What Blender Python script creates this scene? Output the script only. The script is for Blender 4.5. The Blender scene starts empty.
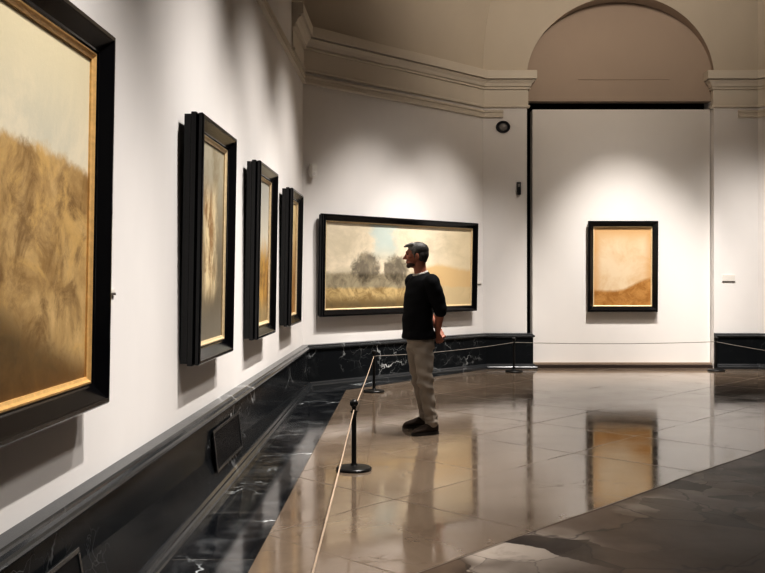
import bpy, bmesh, math, random
from mathutils import Vector, Matrix
random.seed(7)
PI = math.pi
scene = bpy.context.scene
COL = scene.collection

# ------------------------------------------------------------------ helpers
def link(name, me, mat=None, parent=None):
    o = bpy.data.objects.new(name, me)
    COL.objects.link(o)
    if mat is not None:
        me.materials.append(mat)
    if parent is not None:
        o.parent = parent
    return o

def from_bm(name, bm, mat=None, parent=None, smooth=False, angle=None):
    bmesh.ops.recalc_face_normals(bm, faces=bm.faces)
    me = bpy.data.meshes.new(name)
    bm.to_mesh(me)
    bm.free()
    if smooth:
        me.polygons.foreach_set('use_smooth', [True] * len(me.polygons))
        if angle:
            me.set_sharp_from_angle(angle=angle)
    return link(name, me, mat, parent)

def empty(name, loc=(0, 0, 0), rotz=0.0):
    o = bpy.data.objects.new(name, None)
    o.empty_display_size = 0.1
    COL.objects.link(o)
    o.location = loc
    o.rotation_euler = (0, 0, rotz)
    return o

def tag(o, label=None, cat=None, group=None, kind=None):
    if label: o['label'] = label
    if cat: o['category'] = cat
    if group: o['group'] = group
    if kind: o['kind'] = kind
    return o

def struct(o, label=None):
    o['kind'] = 'structure'
    if label: o['label'] = label
    return o

def box(bm, lo, hi, bevel=0.0):
    r = bmesh.ops.create_cube(bm, size=1.0)
    vs = r['verts']
    for v in vs:
        v.co = Vector([lo[i] + (v.co[i] + .5) * (hi[i] - lo[i]) for i in range(3)])
    if bevel > 0:
        es = set()
        for v in vs:
            es.update(v.link_edges)
        bmesh.ops.bevel(bm, geom=list(es), offset=bevel, segments=2, affect='EDGES', profile=.7)

def quad(bm, pts):
    return bm.faces.new([bm.verts.new(p) for p in pts])

def lathe(bm, prof, seg=40, center=(0, 0)):
    """prof: (r, z) list from bottom to top"""
    rings = []
    for r, z in prof:
        if r < 1e-6:
            rings.append([bm.verts.new((center[0], center[1], z))])
        else:
            rings.append([bm.verts.new((center[0] + r * math.cos(2 * PI * k / seg), center[1] + r * math.sin(2 * PI * k / seg), z)) for k in range(seg)])
    for a, b in zip(rings[:-1], rings[1:]):
        for k in range(seg):
            k2 = (k + 1) % seg
            if len(a) == 1 and len(b) == 1: continue
            if len(a) == 1: bm.faces.new((a[0], b[k2], b[k]))
            elif len(b) == 1: bm.faces.new((a[k], a[k2], b[0]))
            else: bm.faces.new((a[k], a[k2], b[k2], b[k]))

def tube(bm, pts, radii, seg=14, ref=(0, 0, 1), cap=True):
    """tapered limb; radii: float or (ra along side, rb along ref-ish)"""
    pts = [Vector(p) for p in pts]
    radii = [r if isinstance(r, tuple) else (r, r) for r in radii]
    ref = Vector(ref)
    n = len(pts)
    frames = []
    for i in range(n):
        t = (pts[min(i + 1, n - 1)] - pts[max(i - 1, 0)]).normalized()
        s = t.cross(ref)
        if s.length < 1e-3: s = t.cross(Vector((1, .01, 0)))
        s.normalize()
        frames.append((t, s, s.cross(t).normalized()))
    secs = []
    if cap:
        t, s, b = frames[0]
        for a in (80, 60, 40, 20):
            c = math.cos(math.radians(a)); sn = math.sin(math.radians(a))
            secs.append((pts[0] - t * sn * min(radii[0]), s, b, radii[0][0] * c, radii[0][1] * c))
    for p, (t, s, b), r in zip(pts, frames, radii):
        secs.append((p, s, b, r[0], r[1]))
    if cap:
        t, s, b = frames[-1]
        for a in (20, 40, 60, 80):
            c = math.cos(math.radians(a)); sn = math.sin(math.radians(a))
            secs.append((pts[-1] + t * sn * min(radii[-1]), s, b, radii[-1][0] * c, radii[-1][1] * c))
    loft(bm, secs, seg)

def loft(bm, secs, seg=24):
    rings = []
    for c, u, v, ru, rv in secs:
        rings.append([bm.verts.new(Vector(c) + Vector(u) * ru * math.cos(2 * PI * k / seg) + Vector(v) * rv * math.sin(2 * PI * k / seg)) for k in range(seg)])
    for a, b in zip(rings[:-1], rings[1:]):
        for k in range(seg):
            k2 = (k + 1) % seg
            bm.faces.new((a[k], a[k2], b[k2], b[k]))
    bm.faces.new(list(reversed(rings[0])))
    bm.faces.new(rings[-1])

def blob(bm, c, r, rot=None, u=20, v=12):
    m = Matrix.Translation(Vector(c))
    if rot is not None: m = m @ rot
    m = m @ Matrix.Diagonal((r[0], r[1], r[2], 1))
    bmesh.ops.create_uvsphere(bm, u_segments=u, v_segments=v, radius=1.0, matrix=m)

def remeshed(name, bm, voxel, smooth_it, mat, parent, disp=None):
    """fuse overlapping shapes into one continuous surface"""
    me = bpy.data.meshes.new(name)
    bmesh.ops.recalc_face_normals(bm, faces=bm.faces)
    bm.to_mesh(me); bm.free()
    tmp = bpy.data.objects.new(name + '_raw', me)
    COL.objects.link(tmp)
    md = tmp.modifiers.new('r', 'REMESH'); md.mode = 'VOXEL'; md.voxel_size = voxel
    if smooth_it:
        sm = tmp.modifiers.new('s', 'SMOOTH'); sm.iterations = smooth_it; sm.factor = .5
    dg = bpy.context.evaluated_depsgraph_get()
    dg.update()
    out = bpy.data.meshes.new_from_object(tmp.evaluated_get(dg))
    out.name = name
    bpy.data.objects.remove(tmp)
    bpy.data.meshes.remove(me)
    if disp:
        for v in out.vertices:
            v.co = disp(v.co)
    out.polygons.foreach_set('use_smooth', [True] * len(out.polygons))
    out.materials.clear()
    return link(name, out, mat, parent)

# ------------------------------------------------------------------ node helper
class N:
    def __init__(s, name, rough=.5, spec=.5, metal=0.0):
        s.m = bpy.data.materials.new(name); s.m.use_nodes = True
        s.t = s.m.node_tree; s.p = s.t.nodes['Principled BSDF']
        s.p.inputs['Roughness'].default_value = rough
        s.p.inputs['Metallic'].default_value = metal
        s.p.inputs['Specular IOR Level'].default_value = spec
    def node(s, typ, **kw):
        n = s.t.nodes.new(typ)
        for k, v in kw.items(): setattr(n, k, v)
        return n
    def put(s, sock, v):
        if hasattr(v, 'is_linked'): s.t.links.new(v, sock)
        else: sock.default_value = v
    def coord(s, kind='Object'):
        return s.node('ShaderNodeTexCoord').outputs[kind]
    def sep(s, v):
        n = s.node('ShaderNodeSeparateXYZ'); s.put(n.inputs[0], v); return n.outputs
    def mapping(s, v, scale=(1, 1, 1), loc=(0, 0, 0), rot=(0, 0, 0)):
        n = s.node('ShaderNodeMapping'); s.put(n.inputs['Vector'], v)
        n.inputs['Scale'].default_value = scale; n.inputs['Location'].default_value = loc; n.inputs['Rotation'].default_value = rot
        return n.outputs[0]
    def noise(s, v, scale=5, detail=4, rough=.55, dist=0.0, out='Fac'):
        n = s.node('ShaderNodeTexNoise'); s.put(n.inputs['Vector'], v)
        n.inputs['Scale'].default_value = scale; n.inputs['Detail'].default_value = detail
        n.inputs['Roughness'].default_value = rough; n.inputs['Distortion'].default_value = dist
        return n.outputs[out]
    def vor(s, v, scale=5, feature='F1', out='Distance'):
        n = s.node('ShaderNodeTexVoronoi', feature=feature); s.put(n.inputs['Vector'], v)
        n.inputs['Scale'].default_value = scale
        return n.outputs[out]
    def math(s, op, a, b=0.0, c=0.0):
        n = s.node('ShaderNodeMath', operation=op)
        for i, v in enumerate((a, b, c)): s.put(n.inputs[i], v)
        return n.outputs[0]
    def ss(s, v, a, b, lo=0.0, hi=1.0):
        """smoothstep of v from a..b to lo..hi"""
        n = s.node('ShaderNodeMapRange', interpolation_type='SMOOTHSTEP')
        s.put(n.inputs[0], v)
        for i, x in enumerate((a, b, lo, hi)): s.put(n.inputs[1 + i], x)
        return n.outputs[0]
    def mix(s, f, a, b, mode='MIX'):
        n = s.node('ShaderNodeMix', data_type='RGBA', blend_type=mode)
        s.put(n.inputs['Factor'], f)
        for k, v in ((6, a), (7, b)):
            if isinstance(v, tuple) and len(v) == 3: v = v + (1.0,)
            s.put(n.inputs[k], v)
        return n.outputs[2]
    def vadd(s, a, b):
        n = s.node('ShaderNodeVectorMath', operation='ADD'); s.put(n.inputs[0], a); s.put(n.inputs[1], b); return n.outputs[0]
    def vscale(s, a, k):
        n = s.node('ShaderNodeVectorMath', operation='SCALE'); s.put(n.inputs[0], a); n.inputs['Scale'].default_value = k; return n.outputs[0]
    def color(s, v):
        if isinstance(v, tuple) and len(v) == 3: v = v + (1.0,)
        s.put(s.p.inputs['Base Color'], v)
    def rough(s, v): s.put(s.p.inputs['Roughness'], v)
    def bump(s, h, strength=.2, dist=.01):
        n = s.node('ShaderNodeBump'); n.inputs['Strength'].default_value = strength; n.inputs['Distance'].default_value = dist
        s.put(n.inputs['Height'], h); s.t.links.new(n.outputs[0], s.p.inputs['Normal'])

def srgb(r, g, b):
    def f(c):
        c /= 255.0
        return c / 12.92 if c <= .04045 else ((c + .055) / 1.055) ** 2.4
    return (f(r), f(g), f(b))

def plain(name, col, rough=.5, metal=0.0, spec=.5, var=.08, scale=30, bump=0.0):
    n = N(name, rough, spec, metal)
    v = n.coord()
    k = n.noise(v, scale, 3)
    n.color(n.mix(k, tuple(c * (1 - var) for c in col), tuple(min(1, c * (1 + var)) for c in col)))
    if bump: n.bump(n.noise(v, scale * 4, 3), bump, .003)
    return n.m

# ------------------------------------------------------------------ materials
def mat_plaster(name, col, streak=.06):
    n = N(name, .75, .25)
    v = n.coord()
    big = n.noise(n.mapping(v, (.6, .6, .35)), 1.3, 4)
    c = n.mix(n.ss(big, .3, .7), tuple(x * (1 - streak) for x in col), col)
    n.color(c)
    n.bump(n.noise(v, 60, 4), .05, .004)
    return n.m
M_WALL = mat_plaster('painted_plaster', (.79, .765, .74))
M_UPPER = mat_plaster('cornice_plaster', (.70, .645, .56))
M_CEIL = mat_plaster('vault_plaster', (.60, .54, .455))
M_LOW_BOUNCE = mat_plaster('low_bounce_plaster', (.40, .35, .30))  # unseen right and front walls, coloured darker to hold down bounced light
M_PANEL = mat_plaster('panel_paint', (.79, .765, .735), .03)
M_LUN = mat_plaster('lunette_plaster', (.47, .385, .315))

def mat_black_marble(name, vein=1.0, base=(.008, .009, .010), rough=.13, spec=.2):
    n = N(name, rough, spec)
    v = n.coord()
    warp = n.vscale(n.noise(v, 1.7, 5, .6, out='Color'), .9)
    if spec < .3: n.p.inputs['IOR'].default_value = 1.25
    w = n.vadd(n.mapping(v, (1, 1, 1.6)), warp)
    d = n.vor(w, 1.15, 'DISTANCE_TO_EDGE')
    line = n.ss(d, .0, .022, 1.0, 0.0)
    fine = n.ss(n.vor(n.vadd(n.mapping(v, (2, 2, 3)), n.vscale(n.noise(v, 4, 4, out='Color'), .7)), 2.2, 'DISTANCE_TO_EDGE'), 0, .014, .45, 0)
    gate = n.ss(n.noise(v, .9, 3, .6), .48, .68)
    a = n.math('MULTIPLY', n.math('MAXIMUM', line, fine), gate)
    cloud = n.math('MULTIPLY', n.ss(n.noise(v, 2.6, 6, .65, .6), .5, .85), .035)
    a = n.math('MULTIPLY', n.math('ADD', a, cloud), vein)
    c = n.mix(n.noise(v, .8, 3), base, tuple(x * 2.2 for x in base))
    n.color(n.mix(a, c, (.62, .63, .62)))
    n.rough(n.math('ADD', n.math('MULTIPLY', n.noise(v, 9, 4), .12), rough - .04))
    return n.m
M_MARBLE = mat_black_marble('black_marble', .6)
M_MARBLE_V = mat_black_marble('veined_black_marble', 1.6)
M_MARBLE_CAP = mat_black_marble('black_marble_moulding', .45, (.020, .021, .022), .15, .5)

def mat_floor():
    n = N('polished_stone_slabs', .16, .5)
    v = n.coord('Object')
    x, y, z = n.sep(v)
    wob = n.math('MULTIPLY', n.math('SUBTRACT', n.noise(v, .7, 3), .5), .10)
    s = n.math('ADD', n.math('ADD', x, y), wob)
    d = n.math('SUBTRACT', n.math('SUBTRACT', n.math('MULTIPLY', x, 1.047), n.math('MULTIPLY', y, .952)), wob)
    P = 1.577
    def grid(q, off):
        q = n.math('DIVIDE', n.math('SUBTRACT', q, off), P)
        f = n.math('FRACT', q)
        return n.math('MULTIPLY', n.math('MINIMUM', f, n.math('SUBTRACT', 1.0, f)), P), n.math('FLOOR', q)
    gs, ids = grid(s, 4.74)
    gd, idd = grid(d, -4.276)
    wn = n.node('ShaderNodeTexWhiteNoise', noise_dimensions='2D')
    cx = n.node('ShaderNodeCombineXYZ'); n.put(cx.inputs[0], ids); n.put(cx.inputs[1], idd)
    n.put(wn.inputs['Vector'], cx.outputs[0])
    tone = wn.outputs['Value']
    joint = n.ss(n.math('MINIMUM', gs, gd), .004, .013, 1.0, 0.0)
    jgate = n.ss(n.noise(v, .55, 3), .36, .55)
    joint = n.math('MULTIPLY', joint, jgate)
    # stone cloudiness
    cl = n.noise(n.mapping(v, (1, 1, 1), rot=(0, 0, .7)), 1.2, 6, .6, .8)
    fine = n.noise(v, 14, 5, .6)
    pale = n.mix(n.ss(cl, .25, .75), (.150, .111, .080), (.225, .178, .134))
    pale = n.mix(n.math('MULTIPLY', tone, .35), pale, (.115, .085, .062))
    pale = n.mix(n.math('MULTIPLY', n.ss(fine, .55, .8), .18), pale, (.09, .065, .045))
    # darker breccia field beyond the diagonal edge
    wv = n.vadd(v, n.vscale(n.noise(v, .9, 4, .6, out='Color'), .8))
    vd = n.vor(wv, 1.25, 'DISTANCE_TO_EDGE')
    vc = n.vor(wv, 1.25, 'F1', 'Color')
    cellv = n.sep(vc)[0]
    near_edge = n.ss(d, -4.276, -3.0, 1.0, 0.0)
    wv2 = n.vadd(v, n.vscale(n.noise(v, 2.5, 4, .6, out='Color'), .3))
    vd2 = n.vor(wv2, 3.3, 'DISTANCE_TO_EDGE')
    vc2 = n.sep(n.vor(wv2, 3.3, 'F1', 'Color'))[0]
    dark = n.mix(cellv, (.040, .028, .020), (.115, .083, .060))
    shard = n.math('MULTIPLY', near_edge, n.ss(n.noise(v, 1.1, 3), .42, .6))
    dark = n.mix(shard, dark, n.mix(n.ss(vc2, .35, .75), (.018, .012, .010), (.34, .30, .26)))
    dark = n.mix(n.math('MULTIPLY', n.ss(n.noise(v, 5, 6, .65, .4), .5, .75), .4), dark, (.05, .035, .028))
    crack = n.ss(vd, .0, .016, .85, 0.0)
    crack = n.math('MAXIMUM', crack, n.math('MULTIPLY', n.ss(vd2, 0, .02, 1, 0), shard))
    dark = n.mix(n.math('MULTIPLY', crack, .8), dark, (.022, .016, .013))
    zone = n.ss(d, -4.286, -4.266)
    col = n.mix(zone, pale, dark)
    # hairline cracks in pale stone
    hv = n.vadd(v, n.vscale(n.noise(v, 1.4, 5, .65, out='Color'), 1.1))
    hair = n.math('MULTIPLY', n.ss(n.vor(hv, .55, 'DISTANCE_TO_EDGE'), 0, .008, .7, 0), n.ss(n.noise(v, 1.3, 2), .5, .62))
    j2 = n.math('MULTIPLY', joint, n.math('SUBTRACT', 1.0, n.math('MULTIPLY', zone, .85)))
    j2 = n.math('MAXIMUM', j2, n.math('MULTIPLY', hair, .6))
    edge = n.ss(n.math('ABSOLUTE', n.math('ADD', d, 4.276)), .008, .022, .8, 0)
    j2 = n.math('MAXIMUM', j2, edge)
    col = n.mix(n.math('MULTIPLY', j2, .62), col, (.05, .035, .025))
    n.color(col)
    r = n.math('ADD', .06, n.math('MULTIPLY', n.ss(n.noise(v, 2.2, 5, .6), .3, .8), .10))
    r = n.math('ADD', r, n.math('MULTIPLY', zone, .24))
    r = n.math('ADD', r, n.math('MULTIPLY', j2, .35))
    n.rough(r)
    n.put(n.p.inputs['Specular IOR Level'], n.math('SUBTRACT', .85, n.math('MULTIPLY', zone, .70)))
    n.bump(n.math('SUBTRACT', n.noise(v, 3.0, 3), n.math('MULTIPLY', j2, .5)), .035, .02)
    return n.m
M_FLOOR = mat_floor()

M_FRAME = plain('ebonised_wood', (.004, .004, .005), .14, spec=.45, var=.3, scale=12)
M_GILT = plain('gilt', (.78, .52, .23), .35, .25, var=.25, scale=40)
M_GILT_PALE = plain('pale_gilt', (.78, .64, .42), .38, .2, var=.2, scale=40)
M_VOID = plain('dark_gap', (.008, .007, .006), .9)
M_IRON = plain('black_painted_iron', (.010, .009, .008), .38, .3, var=.2)
M_CORD = plain('tan_cord', (.42, .33, .25), .7, var=.15, scale=60)
M_CORD_DK = plain('grey_cord', (.24, .215, .19), .7, var=.15, scale=60)
M_WHITEPL = plain('white_plastic', (.78, .76, .72), .4)
M_GREYPL = plain('grey_plastic', (.35, .34, .33), .4)
M_BLACKPL = plain('black_plastic', (.012, .012, .013), .35)
M_LENS = plain('smoked_lens', (.24, .23, .22), .18)
M_PLATE = plain('caption_plate', (.72, .69, .64), .5)
M_PLATE_EDGE = plain('caption_plate_edge', (.10, .09, .08), .5)
M_SKIRT = plain('panel_skirting', (.33, .26, .20), .5)

def canvas_mat(name, build):
    n = N(name, .55, .3)
    g = n.coord('Generated')
    u, _, w = n.sep(g)
    ob = n.coord('Object')
    build(n, u, w, ob)
    n.bump(n.noise(n.mapping(ob, (1, 1, 1)), 45, 5, .7), .12, .006)
    return n.m

def brush(n, ob, sc=3.0, st=(1, 1, 1), seed=0.0, dist=1.5):
    return n.noise(n.mapping(ob, st, (seed, seed * 1.7, seed * .6)), sc, 9, .70, dist * .3)

def rgbj(n, base, ob, amt=.25, sc=9, seed=3.0):
    b = brush(n, ob, sc, (1, 1, 1), seed, 2.0)
    return n.mix(n.math('MULTIPLY', n.ss(b, .45, .75), amt), base, tuple([.03, .02, .01]))

def c_hill(n, u, w, ob):         # pale sky above an ochre and brown slope
    b1 = brush(n, ob, 2.2, (1, 1, 1), 1.0)
    b2 = brush(n, ob, 5.0, (1, 1, 1), 4.0, 2.5)
    sky = n.mix(n.ss(b1, .35, .65), srgb(222, 212, 190), srgb(200, 196, 180))
    sky = n.mix(n.ss(w, .62, 1.0), sky, srgb(214, 204, 176))
    earth = n.mix(n.ss(b1, .3, .7), srgb(160, 130, 84), srgb(216, 188, 138))
    earth = n.mix(n.math('MULTIPLY', n.ss(b2, .42, .66), .75), earth, srgb(118, 90, 54))
    earth = n.mix(n.math('MULTIPLY', n.ss(brush(n, ob, 3.2, (1, 1, 1.2), 8.0, 2.0), .5, .66), .75), earth, srgb(208, 176, 118))
    edge = n.math('ADD', n.math('ADD', .665, n.math('MULTIPLY', n.math('SUBTRACT', u, .72), -.05)), n.math('ADD', n.math('MULTIPLY', n.math('SUBTRACT', b1, .5), .16), n.math('MULTIPLY', n.math('SUBTRACT', b2, .5), .03)))
    c = n.mix(n.ss(n.math('SUBTRACT', w, edge), -.012, .02), earth, sky)
    de = n.math('ADD', n.math('ADD', .17, n.math('MULTIPLY', n.math('SUBTRACT', u, .6), -.45)), n.math('MULTIPLY', n.math('SUBTRACT', b1, .5), .22))
    c = n.mix(n.math('MULTIPLY', n.ss(n.math('SUBTRACT', w, de), -.06, .08, 1, 0), .85), c, n.mix(n.ss(b2, .35, .65), srgb(70, 54, 32), srgb(116, 92, 58)))
    c = n.mix(n.ss(w, .0, .12, .45, 0), c, srgb(120, 84, 38))
    n.color(c)

def c_dark(n, u, w, ob):         # dark ground with a pale warm haze down the middle
    b1 = brush(n, ob, 3.0, (1, 1, .8), 11.0); b2 = brush(n, ob, 8.0, (1, 1, .6), 5.0)
    bg = n.mix(n.ss(w, .3, 1.0), srgb(120, 110, 92), srgb(176, 170, 152))
    bg = n.mix(n.ss(b1, .4, .7), bg, srgb(146, 134, 110))
    du = n.math('ABSOLUTE', n.math('SUBTRACT', u, n.math('ADD', .50, n.math('MULTIPLY', n.math('SUBTRACT', b1, .5), .5))))
    col = n.math('MULTIPLY', n.ss(du, .08, .36, 1, 0), n.math('MULTIPLY', n.ss(w, .14, .32), n.ss(w, .66, .86, 1, 0)))
    c = n.mix(n.math('MULTIPLY', col, .85), bg, n.mix(n.ss(b2, .35, .65), srgb(150, 112, 64), srgb(246, 230, 192)))
    c = n.mix(n.math('MULTIPLY', n.ss(w, .04, .25, 1, 0), .75), c, srgb(138, 132, 120))
    c = n.mix(n.math('MULTIPLY', n.ss(u, .0, .3, .6, 0), n.ss(w, .3, .6, 1, 0)), c, srgb(52, 42, 30))
    n.color(c)

def c_mist(n, u, w, ob):         # grey mist above ochre ground
    b1 = brush(n, ob, 3.0, (1, 1, 1), 21.0); b2 = brush(n, ob, 7.0, (1, 1, .6), 9.0)
    sky = n.mix(n.ss(w, .5, 1.0), srgb(208, 202, 186), srgb(176, 174, 166))
    gr = n.mix(n.ss(b1, .35, .65), srgb(128, 92, 44), srgb(196, 160, 92))
    gr = n.mix(n.math('MULTIPLY', n.ss(b2, .5, .7), .6), gr, srgb(72, 54, 30))
    e = n.math('ADD', .50, n.math('MULTIPLY', n.math('SUBTRACT', b1, .5), .35))
    c = n.mix(n.ss(n.math('SUBTRACT', w, e), -.10, .12), gr, sky)
    c = n.mix(n.math('MULTIPLY', n.ss(w, .05, .2, 1, 0), .7), c, srgb(150, 138, 112))
    n.color(c)

def c_amber(n, u, w, ob):        # amber brown with pale centre
    b1 = brush(n, ob, 3.0, (1, 1, 1), 31.0); b2 = brush(n, ob, 8.0, (1, 1, 1), 14.0)
    c = n.mix(n.ss(w, .2, .95), srgb(170, 130, 78), srgb(214, 194, 150))
    c = n.mix(n.math('MULTIPLY', n.ss(b1, .45, .7), .6), c, srgb(92, 62, 34))
    c = n.mix(n.math('MULTIPLY', n.ss(b2, .55, .75), .6), c, srgb(220, 192, 132))
    n.color(c)

def c_plain(n, u, w, ob):        # wide landscape: cream sky, blue patch, grey hills, ochre ground
    b1 = brush(n, ob, 1.6, (1, 1, 1.6), 41.0); b2 = brush(n, ob, 5.0, (1, 1, 1), 17.0, 2.2); b3 = brush(n, ob, 2.4, (1, 1, 1.2), 77.0)
    sky = n.mix(n.ss(b1, .35, .68), srgb(226, 214, 192), srgb(202, 192, 170))
    blue = n.math('MULTIPLY', n.ss(n.math('ABSOLUTE', n.math('SUBTRACT', u, n.math('ADD', .36, n.math('MULTIPLY', n.math('SUBTRACT', b3, .5), .3)))), .03, .12, 1, 0), n.ss(w, .48, .8))
    sky = n.mix(n.math('MULTIPLY', blue, .8), sky, srgb(186, 200, 196))
    right = n.ss(u, .68, .95)
    sky = n.mix(n.math('MULTIPLY', right, .5), sky, srgb(216, 200, 164))
    hills = n.mix(n.ss(b2, .35, .65), srgb(126, 116, 98), srgb(168, 158, 134))
    hl = n.math('ADD', n.math('ADD', .40, n.math('MULTIPLY', n.ss(u, .5, .8), n.math('MULTIPLY', n.ss(u, .62, 1.0, 1, .3), .14))), n.math('MULTIPLY', n.math('SUBTRACT', b3, .5), .12))
    c = n.mix(n.ss(n.math('SUBTRACT', w, hl), -.02, .05), n.mix(n.ss(u, .5, .7), hills, srgb(214, 188, 144)), sky)
    # two soft grey-green thickets on the left half
    def bush(cu, cw, ru, rw, seed):
        e = n.math('ADD', n.math('POWER', n.math('DIVIDE', n.math('SUBTRACT', u, cu), ru), 2.0), n.math('POWER', n.math('DIVIDE', n.math('SUBTRACT', w, cw), rw), 2.0))
        e = n.math('ADD', e, n.math('MULTIPLY', n.math('SUBTRACT', brush(n, ob, 4.5, (1, 1, 1), seed, 1.0), .5), 3.4))
        return n.ss(e, .45, 1.25, 1, 0)
    th = n.math('MAXIMUM', bush(.25, .47, .095, .20, 3.3), bush(.45, .45, .085, .20, 6.1))
    c = n.mix(n.math('MULTIPLY', th, .75), c, n.mix(n.ss(b2, .4, .7), srgb(66, 58, 46), srgb(150, 140, 118)))
    gl = n.math('ADD', .235, n.math('MULTIPLY', n.math('SUBTRACT', b3, .5), .10))
    gcol = n.mix(n.ss(b2, .38, .66), srgb(150, 128, 88), srgb(206, 184, 138))
    gcol = n.mix(n.math('MULTIPLY', n.ss(w, .03, .16, 1, 0), n.ss(b2, .3, .6, .35, .9)), gcol, srgb(98, 84, 60))
    gcol = n.mix(n.math('MULTIPLY', n.ss(u, .55, .8), .85), gcol, srgb(216, 198, 162))
    c = n.mix(n.ss(n.math('SUBTRACT', w, gl), -.02, .025), gcol, c)
    n.color(c)

def c_ochre(n, u, w, ob):        # pale peach haze over a golden band of ground
    b1 = brush(n, ob, 2.0, (1, 1, 1), 51.0); b2 = brush(n, ob, 7.0, (1, 1, 1), 22.0, 2.0)
    c = n.mix(n.ss(b1, .35, .7), srgb(222, 204, 176), srgb(210, 180, 140))
    c = n.mix(n.ss(w, .7, 1.0), c, srgb(212, 186, 148))
    rim = n.math('MAXIMUM', n.ss(n.math('ABSOLUTE', n.math('SUBTRACT', u, .5)), .34, .5), n.ss(w, .82, 1.0))
    c = n.mix(n.math('MULTIPLY', rim, .55), c, srgb(200, 154, 96))
    e = n.math('ADD', n.math('ADD', .185, n.math('MULTIPLY', n.ss(u, .35, 1.1), .17)), n.math('MULTIPLY', n.math('SUBTRACT', b1, .5), .06))
    g = n.mix(n.ss(b2, .35, .65), srgb(164, 118, 62), srgb(194, 150, 92))
    c = n.mix(n.ss(n.math('SUBTRACT', w, e), -.02, .03), g, c)
    n.color(c)

# ------------------------------------------------------------------ room geometry
Lx = lambda y: -1.425 + .03 * y                      # left wall plane
AX = 3.805                                           # axis of symmetry of the end of the hall
mir = lambda p: (2 * AX - p[0], p[1])
YC, YB, YE, YF = 12.5, 15.19, 11.34, -3.0
CL = (-1.05, YC); FL = (1.607, YB); OL = (2.31, YB)
CR, FR, OR = mir(CL), mir(FL), mir(OL)
ZT, ZCOR = 7.2, 4.74

def offset_path(path, d):
    """offset an open polyline to its right-hand side with mitred corners"""
    P = [Vector(p) for p in path]
    out = []
    for i in range(len(P)):
        ns = []
        if i > 0:
            t = (P[i] - P[i - 1]).normalized(); ns.append(Vector((t.y, -t.x)))
        if i < len(P) - 1:
            t = (P[i + 1] - P[i]).normalized(); ns.append(Vector((t.y, -t.x)))
        if len(ns) == 1: m = ns[0]
        else:
            m = (ns[0] + ns[1]); m.normalize(); m = m / m.dot(ns[0])
        out.append(P[i] + m * d)
    return out

def sweep(bm, path, prof, i0, i1, cap0=False, cap1=False, paths=None):
    offs = [offset_path(paths[k] if paths else path, d) for k, (d, z) in enumerate(prof)]
    rings = {}
    for i in range(i0, i1 + 1):
        rings[i] = [bm.verts.new((offs[k][i].x, offs[k][i].y, prof[k][1])) for k in range(len(prof))]
    for i in range(i0, i1):
        for k in range(len(prof) - 1):
            bm.faces.new((rings[i][k], rings[i + 1][k], rings[i + 1][k + 1], rings[i][k + 1]))
    if cap0: bm.faces.new(rings[i0])
    if cap1: bm.faces.new(list(reversed(rings[i1])))

# floor
bm = bmesh.new()
quad(bm, [(-2.2, YF - .3, 0), (9.9, YF - .3, 0), (9.9, 16.2, 0), (-2.2, 16.2, 0)])
struct(from_bm('floor', bm, M_FLOOR), 'polished beige stone slab floor with cracked darker marble across the near right')

# ceiling
bm = bmesh.new()
quad(bm, [(-2.2, YF - .3, ZT), (9.9, YF - .3, ZT), (9.9, 16.2, ZT), (-2.2, 16.2, ZT)])
struct(from_bm('ceiling', bm, M_CEIL))

# walls (each a thick slab behind its visible face)
def wall_slab(name, pts, z0, z1, mat, th=.25):
    """pts: two plan points, room on the right-hand side"""
    a, b = Vector(pts[0]), Vector(pts[1])
    t = (b - a).normalized(); n = Vector((-t.y, t.x)) * th
    bm = bmesh.new()
    v = [bm.verts.new((p.x, p.y, z)) for z in (z0, z1) for p in (a, b, b + n, a + n)]
    for f in ((0, 1, 5, 4), (1, 2, 6, 5), (2, 3, 7, 6), (3, 0, 4, 7), (4, 5, 6, 7), (3, 2, 1, 0)):
        bm.faces.new([v[i] for i in f])
    return bm
def join_bm(a, b):
    me = bpy.data.meshes.new('tmp'); b.to_mesh(me); b.free(); a.from_mesh(me); bpy.data.meshes.remove(me); return a

bm = wall_slab('w', ((Lx(YF), YF), (Lx(YE), YE)), 0, ZT, M_WALL)
join_bm(bm, wall_slab('w', ((Lx(YE), YE), CL), 0, ZCOR, M_WALL))
struct(from_bm('wall_left', bm, M_WALL), 'long white plaster wall of paintings on the left')
bm = wall_slab('w', (CL, FL), 0, ZCOR, M_WALL)
struct(from_bm('wall_back_left', bm, M_WALL), 'white diagonal wall behind the man with the wide landscape')
bm = wall_slab('w', (FR, CR), 0, ZCOR, M_WALL)
struct(from_bm('wall_back_right', bm, M_WALL))
bm = wall_slab('w', (CR, mir((Lx(YF), YF))), 0, ZT, M_WALL)
struct(from_bm('wall_right', bm, M_LOW_BOUNCE))
bm = wall_slab('w', (mir((Lx(YF), YF)), (Lx(YF), YF)), 0, ZT, M_WALL)
struct(from_bm('wall_front', bm, M_LOW_BOUNCE))

# back wall: two piers, lunette above the niche, coved upper wall cut by the arch
def cove(z):
    t = max(0.0, min(1.0, (z - ZCOR) / (ZT - ZCOR)))
    return 2.4 * (1 - math.sqrt(max(0.0, 1 - t * t)))
ZA0, RX, RZ = 4.66, (OR[0] - OL[0]) / 2, 1.22
def arch(x):
    q = 1 - ((x - AX) / RX) ** 2
    return ZA0 + RZ * math.sqrt(max(0.0, q))
bm = wall_slab('w', (FL, OL), 0, ZCOR, M_WALL, .5)
join_bm(bm, wall_slab('w', (OR, FR), 0, ZCOR, M_WALL, .5))
struct(from_bm('wall_back', bm, M_WALL), 'white end wall piers either side of the arched recess')
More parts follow.
